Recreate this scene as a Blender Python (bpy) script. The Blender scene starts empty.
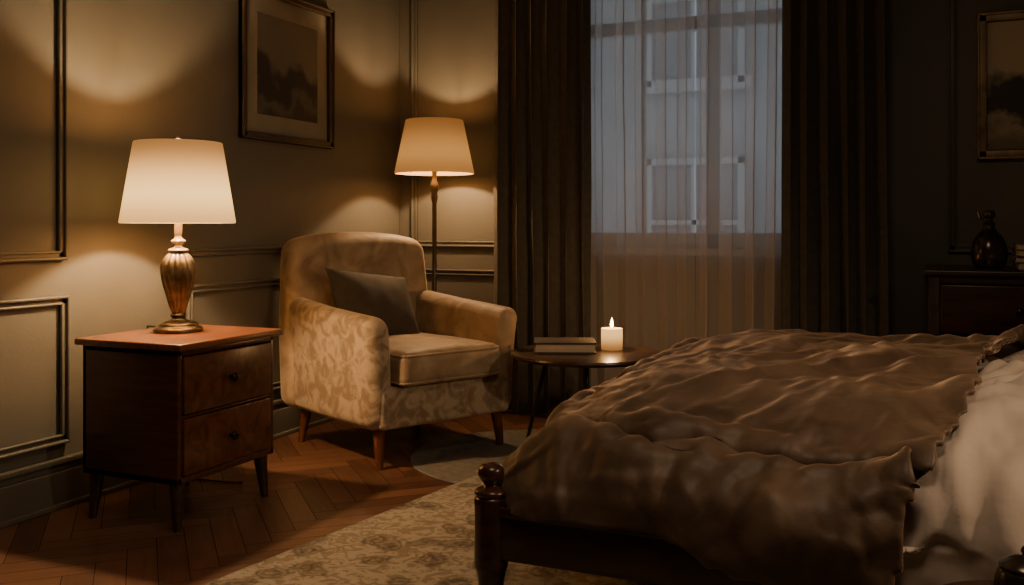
import bpy, math, random
from mathutils import Vector, Matrix, noise
random.seed(4)
C = bpy.context.scene.collection
sin, cos, pi = math.sin, math.cos, math.pi

# ---------------------------------------------------------------- materials
def nt(name):
    m = bpy.data.materials.new(name); m.use_nodes = True
    t = m.node_tree; b = t.nodes['Principled BSDF']
    return m, t, b
def mat(name, c1, c2=None, rough=.6, scale=8, stretch=(1,1,1), bump=0, bscale=None, metal=0, sheen=0, coat=0, lo=.35, hi=.65, detail=4, dist=0, spec=.5, tint=None):
    m, t, b = nt(name); N = t.nodes; L = t.links
    b.inputs['Roughness'].default_value = rough
    b.inputs['Metallic'].default_value = metal
    b.inputs['Sheen Weight'].default_value = sheen
    if tint: b.inputs['Sheen Tint'].default_value = (*tint,1)
    if sheen: b.inputs['Sheen Roughness'].default_value = .35
    b.inputs['Coat Weight'].default_value = coat
    b.inputs['Specular IOR Level'].default_value = spec
    if coat: b.inputs['Coat Roughness'].default_value = .2
    tc = N.new('ShaderNodeTexCoord'); mp = N.new('ShaderNodeMapping')
    L.new(tc.outputs['Object'], mp.inputs['Vector']); mp.inputs['Scale'].default_value = stretch
    n = N.new('ShaderNodeTexNoise'); n.inputs['Scale'].default_value = scale
    n.inputs['Detail'].default_value = detail; n.inputs['Distortion'].default_value = dist
    L.new(mp.outputs[0], n.inputs['Vector'])
    r = N.new('ShaderNodeValToRGB'); r.color_ramp.elements[0].position = lo; r.color_ramp.elements[1].position = hi
    r.color_ramp.elements[0].color = (*c1, 1); r.color_ramp.elements[1].color = (*(c2 or c1), 1)
    L.new(n.outputs['Fac'], r.inputs['Fac']); L.new(r.outputs[0], b.inputs['Base Color'])
    if bump:
        n2 = N.new('ShaderNodeTexNoise'); n2.inputs['Scale'].default_value = bscale or scale*3; n2.inputs['Detail'].default_value = 5
        L.new(mp.outputs[0], n2.inputs['Vector'])
        bp = N.new('ShaderNodeBump'); bp.inputs['Strength'].default_value = bump; bp.inputs['Distance'].default_value = .01
        L.new(n2.outputs['Fac'], bp.inputs['Height']); L.new(bp.outputs[0], b.inputs['Normal'])
    return m
M_wall = mat('wall_paint', (.148,.137,.108), (.163,.151,.120), rough=.55, scale=3, bump=.05, bscale=120)
M_trim = mat('trim_paint', (.122,.113,.090), (.142,.131,.104), rough=.4, scale=5)
M_ceil = mat('ceiling_paint', (.3,.28,.24), rough=.8)
M_cherry = mat('cherry_wood', (.060,.020,.011), (.105,.036,.018), rough=.3, scale=6, stretch=(1,8,8), coat=.3)
M_cherrytop = mat('cherry_top', (.18,.066,.03), (.26,.10,.043), rough=.28, scale=5, stretch=(10,1,8), coat=.3)
M_burl = mat('burl_wood', (.08,.026,.012), (.17,.062,.026), rough=.3, scale=9, dist=2.5, coat=.3)
M_darkwood = mat('dark_wood', (.035,.016,.01), (.065,.029,.017), rough=.35, scale=6, stretch=(1,8,8), coat=.2)
M_bedwood = mat('bed_wood', (.038,.013,.008), (.075,.026,.014), rough=.3, scale=5, stretch=(1,8,8), coat=.4)
M_legwood = mat('chair_leg_wood', (.11,.035,.015), (.17,.06,.025), rough=.35, scale=6, stretch=(8,8,1))
M_knob = mat('dark_bronze', (.05,.035,.022), rough=.3, metal=.9)
M_brass = mat('antique_brass', (.12,.095,.062), (.28,.23,.155), rough=.36, scale=25, metal=.9)
M_pole = mat('pole_bronze', (.09,.07,.045), (.14,.11,.07), rough=.35, metal=.8)
M_curt = mat('curtain_fabric', (.070,.060,.046), (.09,.078,.06), rough=.85, scale=30, sheen=.2, bump=.15, bscale=200, tint=(.6,.5,.38))
M_chair = mat('chair_velvet', (.30,.21,.13), (.52,.40,.27), rough=.65, scale=14, sheen=.8, bump=.15, bscale=60, lo=.41, hi=.57, detail=5, dist=1.2, tint=(1,.85,.62))
M_chair2 = mat('chair_velvet_plain', (.27,.18,.105), (.48,.35,.22), rough=.58, scale=8, sheen=.8, bump=.18, bscale=45, dist=.8, tint=(1,.82,.58), detail=6)
M_cush = mat('cushion_velvet', (.055,.041,.028), (.08,.061,.042), rough=.8, scale=9, sheen=.15, tint=(.6,.48,.34))
M_duvet = mat('duvet_velvet', (.070,.042,.026), (.175,.113,.072), rough=.50, scale=4.5, sheen=1.0, bump=.18, bscale=32, lo=.36, hi=.66, detail=7, dist=1.0, tint=(.95,.68,.47), spec=.4)
M_sheet = mat('sheet_linen', (.50,.41,.34), (.58,.48,.40), rough=.8, scale=6, sheen=.2, bump=.12, bscale=40)
M_mattress = mat('mattress_cloth', (.4,.35,.3), rough=.9)
M_rug2 = mat('round_rug', (.24,.21,.17), (.17,.15,.12), rough=.95, scale=30, bump=.6, bscale=300)
M_tab = mat('table_top_wood', (.05,.026,.015), (.085,.045,.025), rough=.3, scale=6, stretch=(1,8,8))
M_iron = mat('black_iron', (.035,.03,.027), rough=.4, metal=.6)
M_bk1 = mat('book_cover_brown', (.12,.07,.04), (.15,.09,.05), rough=.6)
M_bk2 = mat('book_cover_dark', (.07,.055,.042), (.09,.07,.053), rough=.5)
M_bk3 = mat('book_cover_tan', (.2,.16,.11), (.24,.19,.13), rough=.6)
M_page = mat('book_pages', (.60,.48,.34), (.70,.57,.41), rough=.9, scale=2, stretch=(1,1,200))
M_gilt = mat('gilt_frame', (.22,.145,.07), (.40,.28,.14), rough=.4, scale=20, metal=.2)
M_framew = mat('frame_wood', (.06,.038,.024), (.10,.065,.04), rough=.35, scale=10)
M_mat = mat('picture_mount', (.27,.245,.185), (.30,.27,.205), rough=.8)
M_win = mat('window_paint', (.4,.4,.38), (.45,.45,.42), rough=.4)
M_ceram = mat('bronze_glaze', (.06,.045,.032), (.13,.095,.065), rough=.2, scale=10, metal=.6)
M_build = mat('facade_render', (.26,.28,.29), (.33,.35,.36), rough=.9, scale=2)
M_bwin = mat('facade_window', (.19,.21,.23), rough=.5)
M_bframe = mat('facade_frame', (.36,.38,.39), rough=.6)
M_cord = mat('lamp_cord_rubber', (.03,.022,.016), rough=.5)
M_wick = mat('wick', (.02,.015,.01), rough=.9)

def rug_mat():
    m, t, b = nt('rug_floral'); N = t.nodes; L = t.links
    b.inputs['Roughness'].default_value=.95
    tc=N.new('ShaderNodeTexCoord')
    n=N.new('ShaderNodeTexNoise'); n.inputs['Scale'].default_value=9; n.inputs['Detail'].default_value=3; L.new(tc.outputs['Object'],n.inputs['Vector'])
    va=N.new('ShaderNodeVectorMath'); va.operation='MULTIPLY_ADD'; L.new(n.outputs['Color'],va.inputs[0]); va.inputs[1].default_value=(.12,.12,.0); L.new(tc.outputs['Object'],va.inputs[2])
    v=N.new('ShaderNodeTexVoronoi'); v.inputs['Scale'].default_value=7.5; L.new(va.outputs[0],v.inputs['Vector'])
    r=N.new('ShaderNodeValToRGB'); e=r.color_ramp.elements
    e[0].position=0; e[0].color=(.17,.11,.07,1); e[1].position=.62; e[1].color=(.40,.34,.25,1)
    for p,c in ((.10,(.33,.26,.18,1)),(.17,(.16,.12,.08,1)),(.27,(.31,.25,.175,1)),(.34,(.18,.15,.10,1)),(.42,(.38,.32,.235,1))):
        k=e.new(p); k.color=c
    L.new(v.outputs['Distance'],r.inputs['Fac'])
    n2=N.new('ShaderNodeTexNoise'); n2.inputs['Scale'].default_value=24; n2.inputs['Detail'].default_value=4; n2.inputs['Distortion'].default_value=1.5; L.new(tc.outputs['Object'],n2.inputs['Vector'])
    r2=N.new('ShaderNodeValToRGB'); f=r2.color_ramp.elements; f[0].position=.47; f[0].color=(1,1,1,1); f[1].position=.56; f[1].color=(.58,.52,.45,1); L.new(n2.outputs['Fac'],r2.inputs['Fac'])
    mx=N.new('ShaderNodeMix'); mx.data_type='RGBA'; mx.blend_type='MULTIPLY'; mx.inputs[0].default_value=.85; L.new(r.outputs[0],mx.inputs[6]); L.new(r2.outputs[0],mx.inputs[7]); L.new(mx.outputs[2],b.inputs['Base Color'])
    n3=N.new('ShaderNodeTexNoise'); n3.inputs['Scale'].default_value=260; L.new(tc.outputs['Object'],n3.inputs['Vector'])
    bp=N.new('ShaderNodeBump'); bp.inputs['Strength'].default_value=.6; bp.inputs['Distance'].default_value=.01; L.new(n3.outputs['Fac'],bp.inputs['Height']); L.new(bp.outputs[0],b.inputs['Normal'])
    return m
M_rug = rug_mat()

def emis(name, col, stren, base=(.8,.6,.4), z0=None, z1=None, lo=.6, hi=.4, mid=.4, col2=None):
    m, t, b = nt(name); N = t.nodes; L = t.links
    b.inputs['Base Color'].default_value = (*base, 1); b.inputs['Roughness'].default_value = .9
    b.inputs['Emission Color'].default_value = (*col, 1); b.inputs['Emission Strength'].default_value = stren
    if z0 is not None:
        tc = N.new('ShaderNodeTexCoord'); sp = N.new('ShaderNodeSeparateXYZ'); L.new(tc.outputs['Object'], sp.inputs[0])
        mr = N.new('ShaderNodeMapRange'); mr.inputs['From Min'].default_value = z0; mr.inputs['From Max'].default_value = z1
        L.new(sp.outputs['Z'], mr.inputs['Value'])
        r = N.new('ShaderNodeValToRGB'); e = r.color_ramp.elements
        r.color_ramp.interpolation = 'EASE'
        e[0].position = 0; e[0].color = (lo,)*3+(1,); e[1].position = 1; e[1].color = (hi,)*3+(1,)
        k = e.new(mid); k.color = (1,1,1,1)
        L.new(mr.outputs[0], r.inputs['Fac'])
        mu = N.new('ShaderNodeMath'); mu.operation = 'MULTIPLY'; L.new(r.outputs[0], mu.inputs[0]); mu.inputs[1].default_value = stren
        L.new(mu.outputs[0], b.inputs['Emission Strength'])
        if col2:
            mx = N.new('ShaderNodeMix'); mx.data_type='RGBA'; L.new(r.outputs[0], mx.inputs[0])
            mx.inputs[6].default_value=(*col2,1); mx.inputs[7].default_value=(*col,1); L.new(mx.outputs[2], b.inputs['Emission Color'])
    return m
M_shade = emis('table_shade_linen', (1,.56,.17), 2.3, base=(.5,.36,.2), z0=1.007-.616, z1=1.30-.616, lo=.6, hi=.18, mid=.35, col2=(1,.38,.09))
M_shade2 = emis('floor_shade_linen', (1,.43,.10), .62, base=(.4,.26,.12), z0=1.28, z1=1.57, lo=.65, hi=.36, mid=.35, col2=(1,.34,.07))
M_wax = emis('candle_wax', (1,.55,.17), 1.5, base=(.5,.35,.2), z0=0, z1=.09, lo=.22, hi=1, mid=.85, col2=(1,.36,.07))
M_flame = emis('flame', (1,.62,.22), 30)

def sheer():
    m, t, b = nt('sheer_voile'); N = t.nodes; L = t.links
    tr = N.new('ShaderNodeBsdfTransparent'); df = N.new('ShaderNodeBsdfDiffuse'); tl = N.new('ShaderNodeBsdfTranslucent')
    df.inputs[0].default_value = (.76,.66,.60,1); tl.inputs[0].default_value = (.76,.74,.73,1)
    a = N.new('ShaderNodeMixShader'); a.inputs[0].default_value = .52
    L.new(df.outputs[0], a.inputs[1]); L.new(tl.outputs[0], a.inputs[2])
    lw = N.new('ShaderNodeLayerWeight'); lw.inputs['Blend'].default_value = .5
    mr = N.new('ShaderNodeMapRange'); mr.inputs['To Min'].default_value = .58; mr.inputs['To Max'].default_value = 1.0
    L.new(lw.outputs['Facing'], mr.inputs['Value'])
    x = N.new('ShaderNodeMixShader'); L.new(mr.outputs[0], x.inputs[0]); L.new(tr.outputs[0], x.inputs[1]); L.new(a.outputs[0], x.inputs[2])
    L.new(x.outputs[0], N['Material Output'].inputs[0]); return m
M_sheer = sheer()
def glass():
    m, t, b = nt('window_glass'); N = t.nodes; L = t.links
    tr = N.new('ShaderNodeBsdfTransparent'); g = N.new('ShaderNodeBsdfGlossy'); g.inputs['Roughness'].default_value = .05
    x = N.new('ShaderNodeMixShader'); x.inputs[0].default_value = .06
    L.new(tr.outputs[0], x.inputs[1]); L.new(g.outputs[0], x.inputs[2]); L.new(x.outputs[0], N['Material Output'].inputs[0]); return m
M_glass = glass()
def floor_mat():
    m, t, b = nt('herringbone_parquet'); N = t.nodes; L = t.links
    at = N.new('ShaderNodeAttribute'); at.attribute_name = 'rand'
    r = N.new('ShaderNodeValToRGB'); e = r.color_ramp.elements
    e[0].color = (.066,.029,.016,1); e[1].color = (.26,.123,.068,1)
    uv = N.new('ShaderNodeUVMap'); mp = N.new('ShaderNodeMapping'); mp.inputs['Scale'].default_value = (2,26,1)
    L.new(uv.outputs[0], mp.inputs[0])
    n = N.new('ShaderNodeTexNoise'); n.inputs['Scale'].default_value = 2.5; n.inputs['Detail'].default_value = 6; L.new(mp.outputs[0], n.inputs['Vector'])
    ad = N.new('ShaderNodeMath'); ad.operation = 'MULTIPLY_ADD'; L.new(n.outputs['Fac'], ad.inputs[0]); ad.inputs[1].default_value = .8
    mu = N.new('ShaderNodeMath'); mu.operation = 'MULTIPLY_ADD'; L.new(at.outputs['Fac'], mu.inputs[0]); mu.inputs[1].default_value = .6; mu.inputs[2].default_value = -.20
    L.new(mu.outputs[0], ad.inputs[2]); L.new(ad.outputs[0], r.inputs['Fac']); L.new(r.outputs[0], b.inputs['Base Color'])
    b.inputs['Roughness'].default_value = .3
    bp = N.new('ShaderNodeBump'); bp.inputs['Strength'].default_value = .12; bp.inputs['Distance'].default_value = .005
    L.new(n.outputs['Fac'], bp.inputs['Height']); L.new(bp.outputs[0], b.inputs['Normal'])
    return m
M_floor = floor_mat()
M_gap = mat('parquet_gap', (.012,.006,.004), rough=.8)
def painting(name, sky, land, dark, seed, w, h):
    m, t, b = nt(name); N = t.nodes; L = t.links
    tc = N.new('ShaderNodeTexCoord'); mp = N.new('ShaderNodeMapping'); mp.inputs['Location'].default_value = (seed, seed, 0)
    L.new(tc.outputs['Object'], mp.inputs[0])
    sp = N.new('ShaderNodeSeparateXYZ'); L.new(tc.outputs['Object'], sp.inputs[0])
    n = N.new('ShaderNodeTexNoise'); n.inputs['Scale'].default_value = 5.5; n.inputs['Detail'].default_value = 9; L.new(mp.outputs[0], n.inputs['Vector'])
    a = N.new('ShaderNodeMath'); a.operation = 'MULTIPLY_ADD'; L.new(n.outputs['Fac'], a.inputs[0]); a.inputs[1].default_value = -1.0*h
    L.new(sp.outputs['Z'], a.inputs[2])
    mr = N.new('ShaderNodeMapRange'); mr.inputs['From Min'].default_value = -.95*h; mr.inputs['From Max'].default_value = -.1*h; L.new(a.outputs[0], mr.inputs['Value'])
    r = N.new('ShaderNodeValToRGB'); e = r.color_ramp.elements
    e[0].position = .0; e[0].color = (*land, 1); e[1].position = .66; e[1].color = (*sky, 1)
    k = e.new(.25); k.color = (*dark, 1); k = e.new(.48); k.color = (*dark, 1); k = e.new(.14); k.color = tuple(x*.7 for x in sky)+(1,)
    L.new(mr.outputs[0], r.inputs['Fac']); L.new(r.outputs[0], b.inputs['Base Color']); b.inputs['Roughness'].default_value = .5
    return m

# ---------------------------------------------------------------- geometry helpers
def axis(h, r, step, k=4):
    if r >= h: return [h*sin(-pi/2+pi*i/(2*k)) for i in range(2*k+1)]
    a = [-h + r*(i/k) for i in range(k)]
    n = max(1, int(round(2*(h-r)/step)))
    return a + [-h+r+2*(h-r)*i/n for i in range(n+1)] + [h-r+r*(i+1)/k for i in range(k)]
def rbox(x0,x1,y0,y1,z0,z1,r=.004,step=10,k=2,f=None):
    c = ((x0+x1)/2,(y0+y1)/2,(z0+z1)/2); H = ((x1-x0)/2,(y1-y0)/2,(z1-z0)/2)
    r = min(r, min(H)*.999)
    A = [axis(h,r,step,k) for h in H]
    vs, fs, ix = [], [], {}
    def vid(p):
        key = tuple(round(q,6) for q in p)
        if key in ix: return ix[key]
        inn = Vector([max(-(H[i]-r), min(H[i]-r, p[i])) for i in range(3)])
        d = Vector(p)-inn
        q = inn + d.normalized()*r if d.length > 1e-9 else Vector(p)
        q = Vector([q[i]+c[i] for i in range(3)])
        if f: q = Vector(f(q))
        ix[key] = len(vs); vs.append(q); return ix[key]
    for ax in range(3):
        u, v = [(1,2),(2,0),(0,1)][ax]
        for s in (-1,1):
            for i in range(len(A[u])-1):
                for j in range(len(A[v])-1):
                    q = []
                    for (a,b2) in ((i,j),(i+1,j),(i+1,j+1),(i,j+1)):
                        p = [0,0,0]; p[ax] = s*H[ax]; p[u] = A[u][a]; p[v] = A[v][b2]; q.append(vid(p))
                    if s < 0: q.reverse()
                    fs.append(q)
    return vs, fs
def lathe(prof, seg=40, cx=0, cy=0, cz=0, mod=None):
    vs, fs = [], []
    n = len(prof)
    for (r,z) in prof:
        for j in range(seg):
            a = 2*pi*j/seg; rr = r*(mod(a,z) if mod else 1)
            vs.append(Vector((cx+rr*cos(a), cy+rr*sin(a), cz+z)))
    for i in range(n-1):
        for j in range(seg):
            fs.append([i*seg+j, i*seg+(j+1)%seg, (i+1)*seg+(j+1)%seg, (i+1)*seg+j])
    if prof[0][0] > 1e-5: fs.append(list(range(seg))[::-1])
    if prof[-1][0] > 1e-5: fs.append([(n-1)*seg+j for j in range(seg)])
    return vs, fs
def cr(p0,p1,p2,p3,t): return .5*((2*p1)+(-p0+p2)*t+(2*p0-5*p1+4*p2-p3)*t*t+(-p0+3*p1-3*p2+p3)*t**3)
def smoothprof(pts, n=6):
    out = []
    for i in range(len(pts)-1):
        p0 = pts[max(0,i-1)]; p1 = pts[i]; p2 = pts[i+1]; p3 = pts[min(len(pts)-1,i+2)]
        for k in range(n):
            t = k/n
            out.append((max(.0001,cr(p0[0],p1[0],p2[0],p3[0],t)), cr(p0[1],p1[1],p2[1],p3[1],t)))
    out.append(pts[-1]); return out
def taper(p0, p1, r0, r1, seg=20):
    p0, p1 = Vector(p0), Vector(p1)
    z = (p1-p0).normalized(); up = Vector((1,0,0)) if abs(z.x) < .9 else Vector((0,1,0))
    x = z.cross(up).normalized(); y = z.cross(x)
    flat = abs(z.z) > .7
    vs, fs = [], []
    for p, r in ((p0,r0),(p1,r1)):
        for j in range(seg):
            a = 2*pi*j/seg
            if flat: vs.append(Vector((p.x+r*cos(a), p.y+r*sin(a), p.z)))
            else: vs.append(p + x*r*cos(a) + y*r*sin(a))
    for j in range(seg): fs.append([j,(j+1)%seg,seg+(j+1)%seg,seg+j])
    fs.append(list(range(seg))[::-1]); fs.append([seg+j for j in range(seg)])
    return vs, fs
def tube(pts, r, seg=10):
    out = []
    for i in range(len(pts)-1): out.append(taper(pts[i], pts[i+1], r, r, seg))
    return out
def mk(name, parts, material, parent=None, smooth=35, label=None, loc=(0,0,0), rot=(0,0,0), **props):
    if isinstance(parts, tuple): parts = [parts]
    V, F = [], []
    for vs, fs in parts:
        o = len(V); V += [tuple(v) for v in vs]; F += [[i+o for i in f] for f in fs]
    me = bpy.data.meshes.new(name); me.from_pydata(V, [], F); me.validate()
    import bmesh
    bm = bmesh.new(); bm.from_mesh(me)
    lo = [v for v in bm.verts if not v.link_faces]; bmesh.ops.delete(bm, geom=lo, context='VERTS')
    bmesh.ops.recalc_face_normals(bm, faces=bm.faces); bm.to_mesh(me); bm.free()
    me.materials.append(material)
    if smooth:
        me.shade_smooth()
        if smooth < 170:
            try: me.set_sharp_from_angle(angle=math.radians(smooth))
            except Exception: pass
    ob = bpy.data.objects.new(name, me); C.objects.link(ob)
    ob.location = loc; ob.rotation_euler = rot
    if parent: ob.parent = parent
    if label: ob['label'] = label
    for k2, v in props.items(): ob[k2] = v
    return ob
def thing(name, loc, rotz, label, category, group=None):
    e = bpy.data.objects.new(name, None); C.objects.link(e); e.location = loc; e.rotation_euler = (0,0,rotz); e.empty_display_size = .1
    e['label'] = label; e['category'] = category
    if group: e['group'] = group
    return e
S = dict(kind='structure')

# ---------------------------------------------------------------- bed linen (cloth settled on the mattress, done first)
FX, HX, BY0, BY1 = -.975, 1.16, 2.09, 3.80
def wrk(x,y,z,ang,st,sc,seed,warp=.25):
    ca,sa=cos(ang),sin(ang)
    a=(x*ca+y*sa); b=(-x*sa+y*ca)
    wv=noise.noise(Vector((x*2.2+seed,y*2.2,z*2.2)))*warp
    return noise.noise(Vector((a*sc/st+seed,(b+wv)*sc,z*sc*.6+seed)))
def ridge(n,k=2): 
    v=max(0,1-abs(n)*2.6); v=v*v*(3-2*v); return v**(k*.6)
def ss(a,b,x):
    t=max(0,min(1,(x-a)/(b-a))); return t*t*(3-2*t)
def footdrop(x): return .095*(1-ss(-1.03,-.55,x))
def edge_x(y):
    yy=(y-2.05)/1.79
    return -.04+.33*yy+.03*sin(yy*8)
def slope(x,y,z):
    # near side falls away gently from the top to the rail
    u=1-ss(2.05,2.55,y)
    return (x, y, z-.075*u*ss(.32,.5,z))
def colf(v):
    x,y,z=v; x,y,z=slope(x,y,z); return (x,y,z-footdrop(x)*ss(.3,.5,z))
def duvf(v):
    x,y,z=v
    x,y,z=slope(x,y,z)
    s=ss(-.6,.1,x)
    n=.030*ridge(wrk(x,y,z,math.radians(68),3.6,2.6,3.3),1.5)*(.4+.9*s)+.018*ridge(wrk(x,y,z,math.radians(30),3.2,4.0,8.1),1.5)+.014*noise.noise(Vector((x*2,y*2,z*2)))
    core=Vector((max(-.78,min(.9,x)),max(2.27,min(3.62,y)),.30))
    d=(v-core).normalized()
    p=Vector((x,y,z-footdrop(x)*ss(.3,.5,z)))+d*n
    return tuple(p)
col = mk('collider', rbox(-.955,1.1,2.095,3.79,.10,.572,r=.16,step=.05,k=8,f=colf), M_mattress)
vs,fs = rbox(-.988,1.0,2.062,3.825,.14,.592,r=.185,step=.0135,k=14,f=duvf)
def hem(v):
    return .315+.008*noise.noise(Vector((v.x*4,v.y*4,0)))-(.05*ss(-.6,-.2,v.x) if v.y<2.4 else 0)
hz=[hem(v) for v in vs]
fs=[f for f in fs if any(vs[i].z>hz[i] for i in f) and all(vs[i].x<edge_x(vs[i].y) for i in f)]
for i,v in enumerate(vs):
    if v.z<=hz[i]: v.z=hz[i]
used=sorted({i for f in fs for i in f}); rm={o:n for n,o in enumerate(used)}
V2=[vs[i] for i in used]; F2=[[rm[i] for i in f] for f in fs]
duvet = mk('duvet',(V2,F2),M_duvet,smooth=180,label='rumpled brown crushed velvet duvet spread over the bed',category='duvet')
def pinw(co):
    w = 1-ss(.315,.56,co.z)
    return max(.0, min(1, .03+.85*w)) if co.z>hem(co)+.0015 else 1.0
def settle(ob, colliders, pinfn, frames, shrink, bend):
    sc=bpy.context.scene
    vg=ob.vertex_groups.new(name='pin')
    for v in ob.data.vertices: vg.add([v.index],pinfn(v.co),'REPLACE')
    for c in colliders:
        c.modifiers.new('col','COLLISION'); c.collision.thickness_outer=.004; c.collision.cloth_friction=8
    m=ob.modifiers.new('cloth','CLOTH'); s=m.settings
    s.quality=8; s.mass=.10; s.air_damping=3
    s.tension_stiffness=15; s.compression_stiffness=15; s.shear_stiffness=5; s.bending_stiffness=bend
    s.vertex_group_mass='pin'; s.shrink_min=shrink; s.pin_stiffness=1.0
    m.collision_settings.distance_min=.005; m.collision_settings.collision_quality=2
    m.collision_settings.use_self_collision=False
    m.point_cache.frame_start=1; m.point_cache.frame_end=frames
    sc.frame_start=1; sc.frame_end=frames
    for f in range(1,frames+1): sc.frame_set(f)
    dg=bpy.context.evaluated_depsgraph_get()
    me=bpy.data.meshes.new_from_object(ob.evaluated_get(dg))
    ob.modifiers.clear(); ob.data=me
    sc.frame_set(1)
try:
    settle(duvet,[col],pinw,22,-.045,1.2)
except Exception as ex:
    print('CLOTH FAIL',ex)
bpy.data.objects.remove(col,do_unlink=True)
# relax, then large soft folds on the settled cloth
import bmesh
bm=bmesh.new(); bm.from_mesh(duvet.data)
for _ in range(3): bmesh.ops.smooth_vert(bm,verts=[v for v in bm.verts if not v.is_boundary],factor=.5,use_axis_x=True,use_axis_y=True,use_axis_z=True)
bm.to_mesh(duvet.data); bm.free()
me=duvet.data
nr=[v.normal.copy() for v in me.vertices]
for v,n_ in zip(me.vertices,nr):
    x,y,z=v.co
    s=ss(-.7,.05,x)
    h=.034*ridge(wrk(x,y,z,math.radians(70),5.0,2.9,3.3,.35),2.0)*(.25+1.0*s)+.020*ridge(wrk(x,y,z,math.radians(40),4.5,4.0,8.1,.3),2.2)*(.4+.8*s)+.011*ridge(wrk(x,y,z,math.radians(84),4.5,8,21.,.2),2.2)+.007*ridge(wrk(x,y,z,math.radians(55),4.,12,31.),2.2)+.004*ridge(wrk(x,y,z,math.radians(100),4.,17,43.),2.2)
    v.co += n_*h
duvet.data.shade_smooth()
so_=duvet.modifiers.new('solid','SOLIDIFY'); so_.thickness=.018; so_.offset=-.2
sb=duvet.modifiers.new('sub','SUBSURF'); sb.levels=1; sb.render_levels=1

def sheetf(v):
    x,y,z=v
    h=.026*ridge(wrk(x,y,z,math.radians(95),3.5,4.5,31.),1.4)+.018*ridge(wrk(x,y,z,math.radians(60),3.5,8,41.),1.4)+.006*ridge(wrk(x,y,z,math.radians(110),3,16,51.),1.4)+.012*noise.noise(Vector((x*2,y*2,9.)))
    d=Vector((0,y-max(2.25,min(3.65,y)),max(0,z-.4)))
    d=d.normalized() if d.length>1e-6 else Vector((0,0,1))
    p=Vector(v)+d*(h-.01)
    p=Vector(slope(*p))
    e=edge_x(y)
    u=ss(e-.09,e+.07,x); u2=ss(e-.13,e-.02,x)
    if z>.4: p.z -= (1-u)*.06
    if y<2.4: p.y += (1-u2)*.05
    return (p.x,p.y,p.z)
vs,fs=rbox(-.18,1.12,2.044,3.80,.12,.582,r=.15,step=.014,k=12,f=sheetf)
hz=[.272+.01*noise.noise(Vector((v.x*5,v.y*5,3))) for v in vs]
fs=[f for f in fs if any(vs[i].z>hz[i] for i in f)]
for i,v in enumerate(vs):
    if v.z<hz[i]: v.z=hz[i]
mk('bed_sheet',(vs,fs),M_sheet,smooth=180,label='creamy white rumpled linen sheet on the bed',category='sheet')

# ---------------------------------------------------------------- room shell
WX, BY, RX, NY, CZ = -2.83, 4.80, 1.35, -1.6, 2.8
WINX0, WINX1, WZ0, WZ1 = -1.74, -.52, .88, 2.55
mk('wall_left', rbox(WX-.12,WX,NY,BY+.12,-.05,CZ), M_wall, **S)
mk('wall_right', rbox(RX,RX+.12,NY,BY+.12,-.05,CZ), M_wall, **S)
mk('wall_near', rbox(WX-.12,RX+.12,NY-.12,NY,-.05,CZ), M_wall, **S)
mk('wall_back', [rbox(WX,WINX0,BY,BY+.12,-.05,CZ), rbox(WINX1,RX,BY,BY+.12,-.05,CZ), rbox(WINX0,WINX1,BY,BY+.12,-.05,WZ0), rbox(WINX0,WINX1,BY,BY+.12,WZ1,CZ)], M_wall, **S)
mk('ceiling', rbox(WX-.12,RX+.12,NY-.12,BY+.12,CZ,CZ+.1), M_ceil, **S)
# herringbone floor
W, nP, g = .085, 5, .0012
ca, sa = cos(pi/4), sin(pi/4)
V, F, UV, RN = [], [], [], []
V += [(WX,NY,-.0015),(RX,NY,-.0015),(RX,BY,-.0015),(WX,BY,-.0015)]; F.append([0,1,2,3]); UV += [(0,0)]*4; RN.append(0)
ox, oy = -.7, 1.6
for i in range(-60,60):
    for j in range(-10,10):
        for vert in (0,1):
            bx, by = i + j*2*nP, i
            if vert: x0,x1,y0,y1 = bx+nP, bx+nP+1, by+1-nP, by+1
            else: x0,x1,y0,y1 = bx, bx+nP, by, by+1
            x0,x1,y0,y1 = [q*W for q in (x0,x1,y0,y1)]
            mx,my = (x0+x1)/2,(y0+y1)/2
            wx, wy = ox+mx*ca-my*sa, oy+mx*sa+my*ca
            if not (WX-.1 < wx < RX+.1 and NY-.1 < wy < BY+.1): continue
            x0+=g;y0+=g;x1-=g;y1-=g
            o = len(V); rr = random.random()
            for k,(a,b) in enumerate(((x0,y0),(x1,y0),(x1,y1),(x0,y1))):
                V.append((max(WX-.1,min(RX+.1,ox+a*ca-b*sa)), max(NY-.1,min(BY+.1,oy+a*sa+b*ca)), 0))
                la, lb = (a-x0, b-y0) if not vert else (b-y0, a-x0)
                UV.append((la+rr*37, lb+rr*91))
            F.append([o,o+1,o+2,o+3]); RN.append(rr)
me = bpy.data.meshes.new('floor'); me.from_pydata(V,[],F)
uvl = me.uv_layers.new(name='UVMap')
for li, lp in enumerate(me.loops): uvl.data[li].uv = UV[lp.vertex_index]
at = me.attributes.new('rand','FLOAT','FACE')
for i2, r2 in enumerate(RN): at.data[i2].value = r2
me.materials.append(M_floor); me.materials.append(M_gap); me.polygons[0].material_index = 1
fo = bpy.data.objects.new('floor', me); C.objects.link(fo); fo['kind'] = 'structure'

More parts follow.
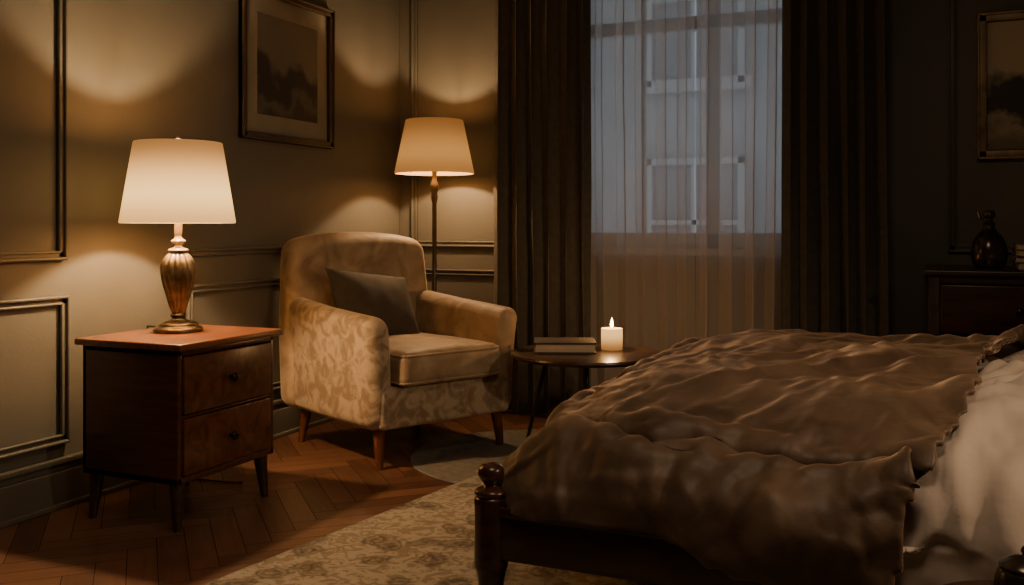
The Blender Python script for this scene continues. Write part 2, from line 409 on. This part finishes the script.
def frame_on(name, side, a0, a1, z0, z1, w=.034):
    P = []
    def bx(a,b,c,d,dep):
        if side == 'left': P.append(rbox(WX-.002,WX+dep,a,b,c,d,r=.005))
        else: P.append(rbox(a,b,BY-dep,BY+.002,c,d,r=.005))
    for (o, ww, dep) in ((0,w,.012),(0,.012,.024),(w-.010,.010,.018)):
        bx(a0+o,a0+o+ww,z0+o,z1-o,dep); bx(a1-o-ww,a1-o,z0+o,z1-o,dep)
        bx(a0+o,a1-o,z0+o,z0+o+ww,dep); bx(a0+o,a1-o,z1-o-ww,z1-o,dep)
    mk(name, P, M_trim, **S)
frame_on('trim_1','left',.7,2.46,.875,2.55); frame_on('trim_2','left',.7,2.47,.225,.75)
frame_on('trim_3','left',3.06,4.70,.225,.75)
mk('trim_4', [rbox(WX-.002,WX+.014,3.0,BY,.868,.90,r=.005), rbox(WX-.002,WX+.026,3.0,BY,.888,.90,r=.005)], M_trim, **S)
frame_on('trim_5','back',-2.74,-1.98,.225,.75); frame_on('trim_6','back',-2.74,-1.98,.875,2.55)
frame_on('trim_7','back',.075,1.25,.225,.75); frame_on('trim_8','back',.075,1.25,.875,2.55)
def base(name, side):
    P = []
    for (z0,z1,dep) in ((0,.13,.022),(.13,.155,.016),(.155,.175,.026),(0,.02,.034)):
        if side=='left': P.append(rbox(WX-.002,WX+dep,NY,BY,z0,z1,r=.004))
        else: P.append(rbox(WX,RX,BY-dep,BY+.002,z0,z1,r=.004))
    mk(name,P,M_trim,**S)
base('baseboard_left','left'); base('baseboard_back','back')

# window
win = bpy.data.objects.new('window_1', None); C.objects.link(win); win['kind']='structure'
P = []
y0, y1 = BY+.02, BY+.09
def wb(a,b,c,d,ya=y0,yb=y1): P.append(rbox(a,b,ya,yb,c,d,r=.005))
wb(WINX0,WINX0+.06,WZ0,WZ1); wb(WINX1-.06,WINX1,WZ0,WZ1); wb(WINX0,WINX1,WZ0,WZ0+.08); wb(WINX0,WINX1,WZ1-.07,WZ1)
mx = (WINX0+WINX1)/2+.12
wb(mx-.035,mx+.035,WZ0,WZ1); wb(WINX0,WINX1,2.0,2.07); 
wb((WINX0+mx)/2-.011,(WINX0+mx)/2+.011,WZ0,WZ1,y0+.01,y1-.02)
mk('window_frame', P, M_win, parent=win)
mk('window_glass', rbox(WINX0+.03,WINX1-.03,BY+.05,BY+.055,WZ0+.03,WZ1-.03), M_glass, parent=win)
mk('window_sill', rbox(WINX0-.05,WINX1+.05,BY-.05,BY+.02,WZ0-.035,WZ0), M_win, parent=win)
# building across the street
bl = thing('building',(0,0,0),0,'pale rendered street building facing the window','building')
mk('facade',rbox(-9,5,11,11.6,-4,9),M_build,parent=bl,smooth=0)
for i in range(-2,2):
    for j in range(0,3):
        cx, cz = i*1.9-.6, j*2.6+.9
        wo = mk('facade_window',rbox(cx-.5,cx+.5,10.96,11.01,cz-.8,cz+.8),M_bwin,parent=bl,smooth=0)
        Pf=[]
        for a,b,c,d in ((-.58,-.5,-.88,.88),(.5,.58,-.88,.88),(-.58,.58,.8,.88),(-.65,.65,-.95,-.8),(-.03,.03,-.8,.8),(-.5,.5,.1,.16)):
            Pf.append(rbox(cx+a,cx+b,10.9,11.0,cz+c,cz+d))
        mk('frame',Pf,M_bframe,parent=wo,smooth=0)

# curtains
def curtain(name, x0, x1, y, folds, amp, z0, z1, material, label, seed, group, flare=0, sub=14):
    nx = folds*sub; nz = 40; vs=[]; fs=[]
    for j in range(nz+1):
        t = j/nz; z = z0+(z1-z0)*t
        for i in range(nx+1):
            s = i/nx
            ss2 = s + .35/folds*noise.noise(Vector((s*folds*.6,seed,t*.6)))
            ph = 2*pi*folds*ss2 + .5*noise.noise(Vector((s*3,seed+5,t*1.5)))
            a = amp*(.75+.5*noise.noise(Vector((s*folds*.5,seed+9,t*1.2))))*(1.15-.3*t)
            xc = (x0+x1)/2; hw=(x1-x0)/2*(1+flare*(1-t))
            x = xc + (2*s-1)*hw + .35*amp*sin(2*ph)
            vs.append(Vector((x, y + a*sin(ph) + .012*noise.noise(Vector((x*9,seed,z*2))), z)))
    for j in range(nz):
        for i in range(nx):
            o=j*(nx+1)+i; fs.append([o,o+1,o+nx+2,o+nx+1])
    return mk(name,(vs,fs),material,smooth=180,label=label,category='curtain',group=group)
curtain('curtain',-2.14,-1.60,4.60,6,.042,.015,2.6,M_curt,'heavy dark olive-brown floor-length drape beside the lit corner',1.3,'heavy drapes at the window',.04)
curtain('curtain',-.645,-.17,4.60,6,.042,.015,2.6,M_curt,'heavy dark olive-brown floor-length drape near the dresser',7.7,'heavy drapes at the window',.04)
curtain('sheer_curtain',-1.72,-1.08,4.708,6,.036,.02,2.58,M_sheer,'translucent white voile sheer hanging over the window',3.1,'voile sheers at the window',sub=22)
curtain('sheer_curtain',-1.07,-.56,4.708,5,.036,.02,2.58,M_sheer,'translucent white voile sheer hanging over the window',13.1,'voile sheers at the window',sub=22)
mk('curtain_rod', [taper((-2.3,4.66,2.62),(-.0,4.66,2.62),.014,.014)]+[lathe([(.001,-.03),(.028,-.01),(.028,.01),(.001,.03)],16,x,4.66,2.62) for x in (-2.31,.01)]+[rbox(x-.01,x+.01,4.65,4.802,2.60,2.64) for x in (-2.2,-.1)], M_iron, label='dark metal curtain rod above the window', category='curtain rod')

# ---------------------------------------------------------------- nightstand
ns = thing('nightstand',(-2.43,2.62,0),0,'cherry wood two-drawer nightstand with tapered legs under the lit lamp','nightstand')
mk('top', rbox(-.235,.235,-.265,.265,.592,.616,r=.008,k=3), M_cherrytop, ns)
mk('body', [rbox(-.215,.205,-.245,-.225,.155,.592), rbox(-.215,.205,.225,.245,.155,.592), rbox(-.215,-.195,-.245,.245,.155,.592),
            rbox(-.215,.205,-.245,.245,.155,.178), rbox(-.2,.205,-.245,.245,.572,.592), rbox(-.2,.205,-.225,.225,.368,.378),rbox(-.2,.17,-.23,.23,.178,.572)], M_cherry, ns)
for z0,z1 in ((.381,.569),(.181,.366)):
    d = mk('drawer', rbox(.165,.212,-.221,.221,z0,z1,r=.004), M_burl, ns)
    zc=(z0+z1)/2
    k = mk('knob', [ (lambda vf:([Vector((v.z,v.x,v.y+0)) for v in vf[0]],vf[1]))(lathe(smoothprof([(.008,0),(.006,.010),(.013,.016),(.016,.023),(.011,.029),(.0005,.031)]),20)) ], M_knob, d, loc=(.211,0,zc))
for x in (-.18,.17):
    for y in (-.21,.21):
        mk('leg', taper((x,y,.156),(x+(.012 if x>0 else -.012),y+(.012 if y>0 else -.012),0),.026,.013), M_darkwood, ns)

# table lamp
tl = thing('table_lamp',(-2.485,2.655,.616),0,'lit table lamp, cream tapered shade, fluted antique brass base','table lamp')
mk('lamp_base', lathe(smoothprof([(.084,0),(.086,.010),(.080,.017),(.070,.022),(.066,.030),(.050,.036),(.03,.042),(.022,.050),(.028,.058),(.024,.066)],4),48), M_brass, tl)
flute = lambda a,z: 1+.11*abs(sin(7*a+ (z-.06)*7))-.06
mk('lamp_body', lathe(smoothprof([(.020,.064),(.026,.078),(.032,.095),(.040,.125),(.050,.160),(.058,.200),(.060,.228),(.055,.252),(.043,.272),(.032,.282),(.026,.288)],5),126,mod=flute), M_brass, tl)
mk('lamp_neck', lathe(smoothprof([(.027,.286),(.036,.291),(.032,.298),(.016,.304),(.013,.312),(.021,.319),(.026,.327),(.016,.334),(.011,.345),(.013,.355),(.013,.40),(.006,.42)],4),32), mat('neck_brass',(.30,.24,.16),rough=.4,metal=.4), tl)
def shade(name,r0,r1,z0,z1,m,par,seg=64):
    t=.003
    pr=[(r0,z0),(r0+.002,z0+.004),(r1+.002,z1-.004),(r1,z1),(r1-t,z1),(r0-t,z0),(r0,z0)]
    vs,fs=[],[]
    for r,z in pr[:-1]:
        for j in range(seg): vs.append(Vector((r*cos(2*pi*j/seg),r*sin(2*pi*j/seg),z)))
    n=len(pr)-1
    for i in range(n):
        for j in range(seg): fs.append([i*seg+j,i*seg+(j+1)%seg,((i+1)%n)*seg+(j+1)%seg,((i+1)%n)*seg+j])
    return mk(name,(vs,fs),m,par)
shade('lamp_shade',.198,.152,.391,.682,M_shade,tl)
mk('harp', tube([(-.150,0,.676),(.150,0,.676)],.0018)+tube([(0,-.150,.676),(0,.150,.676)],.0018)+tube([(0,0,.41),(.045,0,.47),(.05,0,.58),(0,0,.68)],.002)+tube([(0,0,.41),(-.045,0,.47),(-.05,0,.58),(0,0,.68)],.002), M_brass, tl)
mk('finial', lathe(smoothprof([(.005,.676),(.004,.690),(.009,.697),(.004,.704),(.0005,.708)],4),16), M_brass, tl)
def light(kind,name,loc,e,col,size=.05,parent=None):
    l=bpy.data.lights.new(name,kind); l.energy=e; l.color=col
    if kind=='AREA': l.size=size
    else: l.shadow_soft_size=size
    o=bpy.data.objects.new(name,l); C.objects.link(o); o.location=loc
    if parent: o.parent=parent
    return o
light('POINT','bulb_light',(0,0,.54),44,(1,.66,.35),.022,tl)
mk('lamp_cord', tube([(-.08,.03,.006),(-.18,.06,.004),(-.225,.08,.002),(-.25,.10,-.10),(-.255,.14,-.35),(-.25,.2,-.56),(-.2,.25,-.612),(-.02,.27,-.612),(.05,.29,-.612)],.003,8), M_cord, tl)

# ---------------------------------------------------------------- floor lamp
fl = thing('floor_lamp',(-2.435,4.50,0),0,'slim bronze floor lamp with glowing beige shade standing behind armchair','floor lamp')
mk('base', lathe(smoothprof([(.13,0),(.13,.012),(.11,.022),(.04,.030),(.02,.045),(.014,.07)],4),40), M_pole, fl)
mk('pole', lathe([(.012,.06),(.012,.55),(.017,.56),(.017,.575),(.012,.585),(.012,1.12),(.015,1.125),(.019,1.15),(.016,1.17),(.022,1.19),(.024,1.215),(.014,1.235),(.011,1.26),(.015,1.29),(.015,1.36),(.004,1.37)],24), M_pole, fl)
shade('shade',.212,.153,1.275,1.562,M_shade2,fl)
mk('harp', tube([(-.151,0,1.555),(.151,0,1.555)],.0018)+tube([(0,-.151,1.555),(0,.151,1.555)],.0018)+tube([(0,0,1.365),(.045,0,1.42),(.045,0,1.5),(0,0,1.555)],.002), M_pole, fl)
light('POINT','bulb_light',(0,0,1.42),26,(1,.64,.33),.022,fl)

# ---------------------------------------------------------------- armchair
CHX,CHY,CHR=-2.195,3.755,math.radians(-26)
ch = thing('armchair',(CHX,CHY,0),CHR,'beige damask velvet armchair with wooden legs by the corner lamp','armchair')
mk('seat_base', rbox(-.37,.355,-.34,.34,.165,.335,r=.02,step=.1,k=3), M_chair, ch)
def armf(s):
    def f(v):
        x,y,z=v; t=(z-.16)/.48
        y += s*.028*t**3
        z2 = z - .022*max(0,(x-.0))/.37*(t>.5)*t + .03*max(0,-x)/.36*t
        x2 = x + .02*t*(x>0)
        y += s*.012*sin(pi*(x+.37)/.75)
        return (x2,y,z2)
    return f
for s in (-1,1):
    a,b = (-.380,-.264) if s<0 else (.264,.380)
    arm = mk('armrest', rbox(-.36,.345,a,b,.16,.645,r=.057,step=.04,k=6,f=armf(s)), M_chair if s<0 else M_chair2, ch)
def backf(v):
    x,y,z=v; t=(z-.16)/.79
    x -= .10*t
    yy=y/.40
    x += .045*yy*yy*t
    y *= 1-.07*max(0,t-.45)/.55
    if t>.7: z += (.012-.045*abs(yy)**2.4)*(t-.7)/.3
    if v[0] > -.3: x += .02*(1-yy*yy)*sin(pi*min(1,max(0,t)))
    return (x,y,z)
mk('backrest', rbox(-.44,-.28,-.405,.40,.16,.955,r=.065,step=.04,k=6,f=backf), M_chair2, ch)
def cushf(v):
    x,y,z=v
    u=(x-.07)/.33; w=y/.265
    if z>.41: z += .02*(1-min(1,u*u))*(1-min(1,w*w))
    return (x,y,z+.004*noise.noise(Vector((x*9,y*9,z*5))))
sc = mk('seat_cushion', rbox(-.27,.40,-.264,.264,.335,.478,r=.042,step=.035,k=5,f=cushf), M_chair2, ch)
def piping(x0,x1,y0,y1,z,r):
    pts=[];R=.04
    for cx,cy,a0 in ((x1-R,y1-R,0),(x0+R,y1-R,90),(x0+R,y0+R,180),(x1-R,y0+R,270)):
        for i in range(7):
            a=math.radians(a0+15*i); pts.append((cx+R*cos(a),cy+R*sin(a),z))
    pts.append(pts[0]); return tube(pts,r,8)
mk('piping', piping(-.265,.395,-.258,.258,.463,.006)+piping(-.265,.395,-.258,.258,.352,.006), M_chair2, ch)
for x,y in ((.29,-.31),(.29,.31),(-.32,-.31),(-.32,.31)):
    dx = .02 if x>0 else -.04; dy = .01 if y>0 else -.01
    mk('leg', taper((x,y,.168),(x+dx,y+dy,0.0),.027,.015), M_legwood, ch)

# throw pillow
def pillow(w,h,t,n=26,seed=0,wr=.004):
    vs,fs=[],[]
    for side in (1,-1):
        o=len(vs)
        for j in range(n+1):
            for i in range(n+1):
                u=-1+2*i/n; v=-1+2*j/n
                th=t/2*((1-abs(u)**2.4)*(1-abs(v)**2.4))**.5 if abs(u)<1 and abs(v)<1 else 0
                x=u*w/2*(1-.07*(1-v*v)); y=v*h/2*(1-.07*(1-u*u))
                vs.append(Vector((x,y,side*(th+ (wr*noise.noise(Vector((x*14,y*14,seed+side))) if th>0 else 0)))))
        for j in range(n):
            for i in range(n):
                a=o+j*(n+1)+i; q=[a,a+1,a+n+2,a+n+1]
                fs.append(q if side>0 else q[::-1])
    return vs,fs
tp = mk('throw_pillow', pillow(.46,.36,.14,seed=2), M_cush, smooth=80, label='dark brown velvet throw pillow leaning on the armchair back', category='cushion')
Mch = Matrix.Translation((CHX,CHY,0)) @ Matrix.Rotation(CHR,4,'Z')
base_m = Matrix(((0,0,1,0),(1,0,0,0),(0,1,0,0),(0,0,0,1)))
loc = Matrix.Translation((-.150,-.055,.625)) @ Matrix.Rotation(math.radians(8),4,'Z') @ Matrix.Rotation(math.radians(-32),4,'Y') @ Matrix.Rotation(math.radians(-9),4,'X') @ base_m
tp.matrix_world = Mch @ loc

# ---------------------------------------------------------------- side table
TX,TY,TZ,TR = -1.365,3.90,.45,.33
st = thing('side_table',(TX,TY,0),0,'low round dark wood side table holding book and lit candle','side table')
mk('table_top', lathe(smoothprof([(.0005,TZ-.026),(.27,TZ-.026),(.318,TZ-.022),(TR,TZ-.010),(TR-.003,TZ-.001),(TR-.010,TZ),(.0005,TZ)],1),72), M_tab, st)
mk('table_ring', lathe([(.19,TZ-.034),(.2,TZ-.034),(.2,TZ-.026),(.19,TZ-.026)],40), M_iron, st)
for k2 in range(4):
    a=math.radians(200+90*k2)
    mk('leg', taper((.17*cos(a),.17*sin(a),TZ-.028),(.27*cos(a),.27*sin(a),.006),.010,.007,14), M_iron, st)
def book(name,w,d,h,cover,label,cat='book',loc=(0,0,0),rz=0,group=None,t=.003):
    e = thing(name,loc,rz,label,cat,group)
    mk('cover',[rbox(-w/2,w/2,-d/2,d/2,0,t,r=.001),rbox(-w/2,w/2,-d/2,d/2,h-t,h,r=.001),rbox(-w/2,-w/2+.004,-d/2,d/2,0,h,r=.0015)],cover,e)
    mk('pages',rbox(-w/2+.003,w/2-.006,-d/2+.006,d/2-.006,t,h-t,r=.0008),M_page,e)
    return e
book('book',.20,.265,.048,M_bk2,'thick dark hardcover book lying on the round side table',loc=(TX-.095,TY-.01,TZ),rz=math.radians(-68),t=.007)
# candle
cd = thing('candle',(TX+.075,TY+.13,TZ),0,'lit ivory pillar candle glowing on the round side table','candle')
mk('wax', lathe(smoothprof([(.044,0),(.047,.004),(.047,.085),(.045,.09),(.040,.088),(.02,.082),(.0005,.081)],3),36), M_wax, cd)
mk('wick', taper((0,0,.08),(.001,0,.10),.0015,.001,8), M_wick, cd)
mk('flame', lathe(smoothprof([(.0005,.094),(.006,.102),(.0075,.110),(.005,.122),(.002,.133),(.0003,.14)],4),16), M_flame, cd)
light('POINT','flame_light',(0,0,.155),2.8,(1,.52,.2),.012,cd)

# ---------------------------------------------------------------- rugs
vs,fs = rbox(-1.6,.9,-1.05,1.05,.0,.010,r=.004)
mk('rug',(vs,fs),M_rug,loc=(-.16,2.45,.001),rot=(0,0,math.radians(-8)),label='beige floral patterned area rug under the bed',category='rug')
mk('round_rug', lathe([(.52,0),(.524,.003),(.52,.007),(.0005,.007)],64), M_rug2, loc=(-1.57,3.78,.0), label='pale grey round rug under the side table', category='rug')

# ---------------------------------------------------------------- bed
bed = thing('bed',((FX+HX)/2,(BY0+BY1)/2,0),0,'dark mahogany bed frame with turned posts under brown velvet duvet','bed')
bx0,by0=(FX+HX)/2,(BY0+BY1)/2
def L(x0,x1,y0,y1,z0,z1,**k): return rbox(x0-bx0,x1-bx0,y0-by0,y1-by0,z0,z1,**k)
mk('side_rail',[L(FX,HX,BY0-.018,BY0+.018,.195,.325,r=.006),L(FX,HX,BY0-.026,BY0+.018,.300,.325,r=.006)],M_bedwood,bed)
mk('side_rail',[L(FX,HX,BY1-.018,BY1+.018,.195,.325,r=.006)],M_bedwood,bed)
mk('footboard',[L(FX-.018,FX+.018,BY0,BY1,.195,.325,r=.006)],M_bedwood,bed)
mk('headboard',[L(HX-.02,HX+.03,BY0,BY1,.19,1.15,r=.02,k=4)],M_bedwood,bed)
post=smoothprof([(.030,0),(.033,.02),(.026,.05),(.030,.12),(.036,.16),(.041,.175),(.041,.20),(.040,.30),(.041,.335),(.036,.343),(.041,.352),(.037,.360),(.022,.366),(.016,.371),(.021,.377),(.029,.388),(.032,.400),(.029,.412),(.018,.421),(.0005,.425)],3)
for y in (BY0,BY1):
    mk('post',lathe(post,36,FX-bx0,y-by0,0),M_bedwood,bed)
mk('mattress',L(FX+.10,HX-.03,BY0+.08,BY1-.08,.24,.42,r=.05,k=4),M_mattress,bed)
for k2,y in enumerate((2.52,3.37)):
    mk('pillow', pillow(.45,.70,.17,seed=k2), M_sheet, smooth=80, loc=(.86,y,.665), rot=(0,math.radians(-8),0), label='plump cream linen pillow at the head of the bed', category='pillow', group='bed pillows')

# added lamp on the head wall, out of view, grazing fill for the duvet
rl = thing('added_fill_lamp',(RX,2.1,1.60),0,'added out-of-view brass wall lamp for grazing fill on the duvet','fill lamp')
mk('wall_plate', (lambda vf:([Vector((-v.z,v.x,v.y)) for v in vf[0]],vf[1]))(lathe([(.05,0),(.05,.012),(.04,.02),(.0005,.02)],32)), M_brass, rl)
mk('arm', tube([(-.018,0,0),(-.10,0,.03),(-.16,0,.02)],.007), M_brass, rl)
hd = mk('lamp_head', lathe([(.02,0),(.03,-.01),(.055,-.10),(.053,-.10),(.028,-.012),(.018,-.004)],32), M_brass, rl, loc=(-.165,0,.03), rot=(math.radians(25),math.radians(50),0))
sp = light('SPOT','duvet_fill_spot',(-.20,.04,-.04),50,(1,.70,.43),.04,rl)
sp.data.spot_size=math.radians(88); sp.data.spot_blend=.8
d=Vector((-.35,2.75,.5))-Vector((RX-.2,2.14,1.56)); sp.rotation_euler=d.to_track_quat('-Z','Y').to_euler()

# ---------------------------------------------------------------- dresser
dr = thing('dresser',(.62,4.47,0),0,'dark wood dresser with drawers against the back wall','dresser')
mk('top', rbox(-.645,.645,-.285,.27,.795,.82,r=.008,k=3), M_darkwood, dr)
mk('body', [rbox(-.625,.625,-.245,.265,.10,.795),rbox(-.625,-.585,-.265,.2,.10,.795),rbox(.585,.625,-.265,.2,.10,.795),rbox(-.6,.6,-.262,.2,.765,.795),rbox(-.6,.6,-.262,.2,.10,.14),rbox(-.012,.012,-.26,.2,.1,.78)], M_darkwood, dr)
for zi in range(3):
    z0=.15+zi*.207
    for s in (-1,1):
        d=mk('drawer', rbox(min(s*.018,s*.58),max(s*.018,s*.58),-.268,-.23,z0,z0+.195,r=.004), M_bedwood, dr)
        mk('knob', (lambda vf:([Vector((v.x,-v.z,v.y)) for v in vf[0]],vf[1]))(lathe(smoothprof([(.008,0),(.006,.010),(.013,.016),(.015,.023),(.0005,.030)]),20)), M_knob, d, loc=(s*.30,-.267,z0+.098))
for x in (-.58,.58):
    for y in (-.22,.22): mk('leg', taper((x,y,.10),(x,y,0),.028,.018), M_darkwood, dr)
vz = thing('decanter',(.225,4.42,.82),0,'dark bronze glazed bottle-shaped vase with stopper on the dresser','vase')
mk('bottle_body', lathe(smoothprof([(.04,0),(.058,.01),(.069,.045),(.068,.085),(.055,.125),(.034,.152),(.024,.165),(.021,.178),(.024,.186)],5),40), M_ceram, vz)
mk('stopper', lathe(smoothprof([(.018,.184),(.022,.190),(.016,.196),(.012,.205),(.022,.215),(.024,.228),(.015,.24),(.0005,.243)],4),28), M_ceram, vz)
mk('spout', tube([(-.02,0,.20),(-.034,0,.212),(-.04,0,.235)],.005), M_ceram, vz)
g2='books stacked on the dresser'
zz=.82
for i2,(h,m2,lb,rz) in enumerate(((.030,M_bk2,'dark hardcover book at the bottom of dresser stack',2),(.024,M_bk3,'tan hardcover book in the dresser stack',-3),(.026,M_bk1,'brown hardcover book in the dresser stack',3),(.024,M_bk3,'tan hardcover book on top of dresser stack',0))):
    book('book',.19,.25,h,m2,lb,loc=(.41,4.40,zz),rz=math.radians(rz+180),group=g2); zz+=h

# ---------------------------------------------------------------- pictures
def picture(name,side,a0,a1,z0,z1,fm,pm,label,mat_w=.07,fw=.035):
    ac,zc=(a0+a1)/2,(z0+z1)/2; w,h=(a1-a0)/2,(z1-z0)/2
    if side=='left': e=thing(name,(WX,ac,zc),0,label,'picture'); B=lambda a,b,d0,d1,c,d,**k: rbox(d0,d1,a,b,c,d,**k)
    else: e=thing(name,(ac,BY,zc),0,label,'picture'); B=lambda a,b,d0,d1,c,d,**k: rbox(a,b,-d1,-d0,c,d,**k)
    P=[]
    for (o,ww,dep) in ((0,fw,.028),(0,.012,.036),(fw-.008,.008,.02)):
        P+= [B(-w+o,-w+o+ww,.002,dep,-h+o,h-o,r=.004),B(w-o-ww,w-o,.002,dep,-h+o,h-o,r=.004),B(-w+o,w-o,.002,dep,-h+o,-h+o+ww,r=.004),B(-w+o,w-o,.002,dep,h-o-ww,h-o,r=.004)]
    mk('frame',P,fm,e)
    if mat_w: mk('mount',B(-w+fw-.002,w-fw+.002,.002,.010,-h+fw-.002,h-fw+.002),M_mat,e)
    q=fw+mat_w
    mk('print',B(-w+q,w-q,.003,.012,-h+q,h-q),pm,e,smooth=0)
picture('framed_picture','left',3.39,4.10,1.39,2.10,M_framew,painting('etching',(.17,.155,.12),(.05,.045,.035),(.035,.03,.022),3.7,.5,.5),'wood framed sepia landscape print with wide mount on the wall',mat_w=.085,fw=.035)
picture('framed_picture','back',.195,.80,1.295,1.955,M_gilt,painting('oil_landscape',(.60,.50,.33),(.20,.17,.10),(.05,.043,.03),5.2,.5,.5),'gilt framed dark landscape painting above the dresser',mat_w=0,fw=.04)

# ---------------------------------------------------------------- dark stool and jar near the bed
sx,sy=.13,1.57
so=thing('stool',(sx,sy,0),0,'small round black wood stool beside the bed','stool')
mk('seat',lathe(smoothprof([(.0005,.40),(.13,.40),(.145,.412),(.145,.425),(.135,.432),(.0005,.432)],1),40),M_darkwood,so)
for k2 in range(3):
    a=math.radians(90+120*k2); mk('leg',taper((.09*cos(a),.09*sin(a),.402),(.13*cos(a),.13*sin(a),.011),.014,.010),M_darkwood,so)
jr=thing('jar',(sx,sy,.432),0,'small dark bronze lidded jar on the stool','jar')
mk('jar_body',lathe(smoothprof([(.03,0),(.040,.01),(.045,.035),(.040,.06),(.034,.068)],4),32),M_ceram,jr)
mk('lid',lathe(smoothprof([(.037,.067),(.037,.072),(.022,.082),(.007,.086),(.009,.093),(.005,.1),(.0005,.101)],4),32),M_ceram,jr)

# ---------------------------------------------------------------- lights & world
a=light('AREA','ceiling_fill',(-.2,1.2,2.72),14,(1,.74,.50),.7)  # added soft fill under the ceiling, no fitting there
w=bpy.data.worlds.new('World'); bpy.context.scene.world=w; w.use_nodes=True
w.node_tree.nodes['Background'].inputs[0].default_value=(.52,.58,.64,1); w.node_tree.nodes['Background'].inputs[1].default_value=1.25

# ---------------------------------------------------------------- camera
cam=bpy.data.cameras.new('camera'); co=bpy.data.objects.new('camera',cam); C.objects.link(co)
co.location=(0,0,1.0); co.rotation_euler=(math.radians(90),0,math.radians(23.75))
cam.sensor_width=36; cam.lens=33.4; cam.shift_y=-.0659; cam.clip_start=.05
bpy.context.scene.camera=co
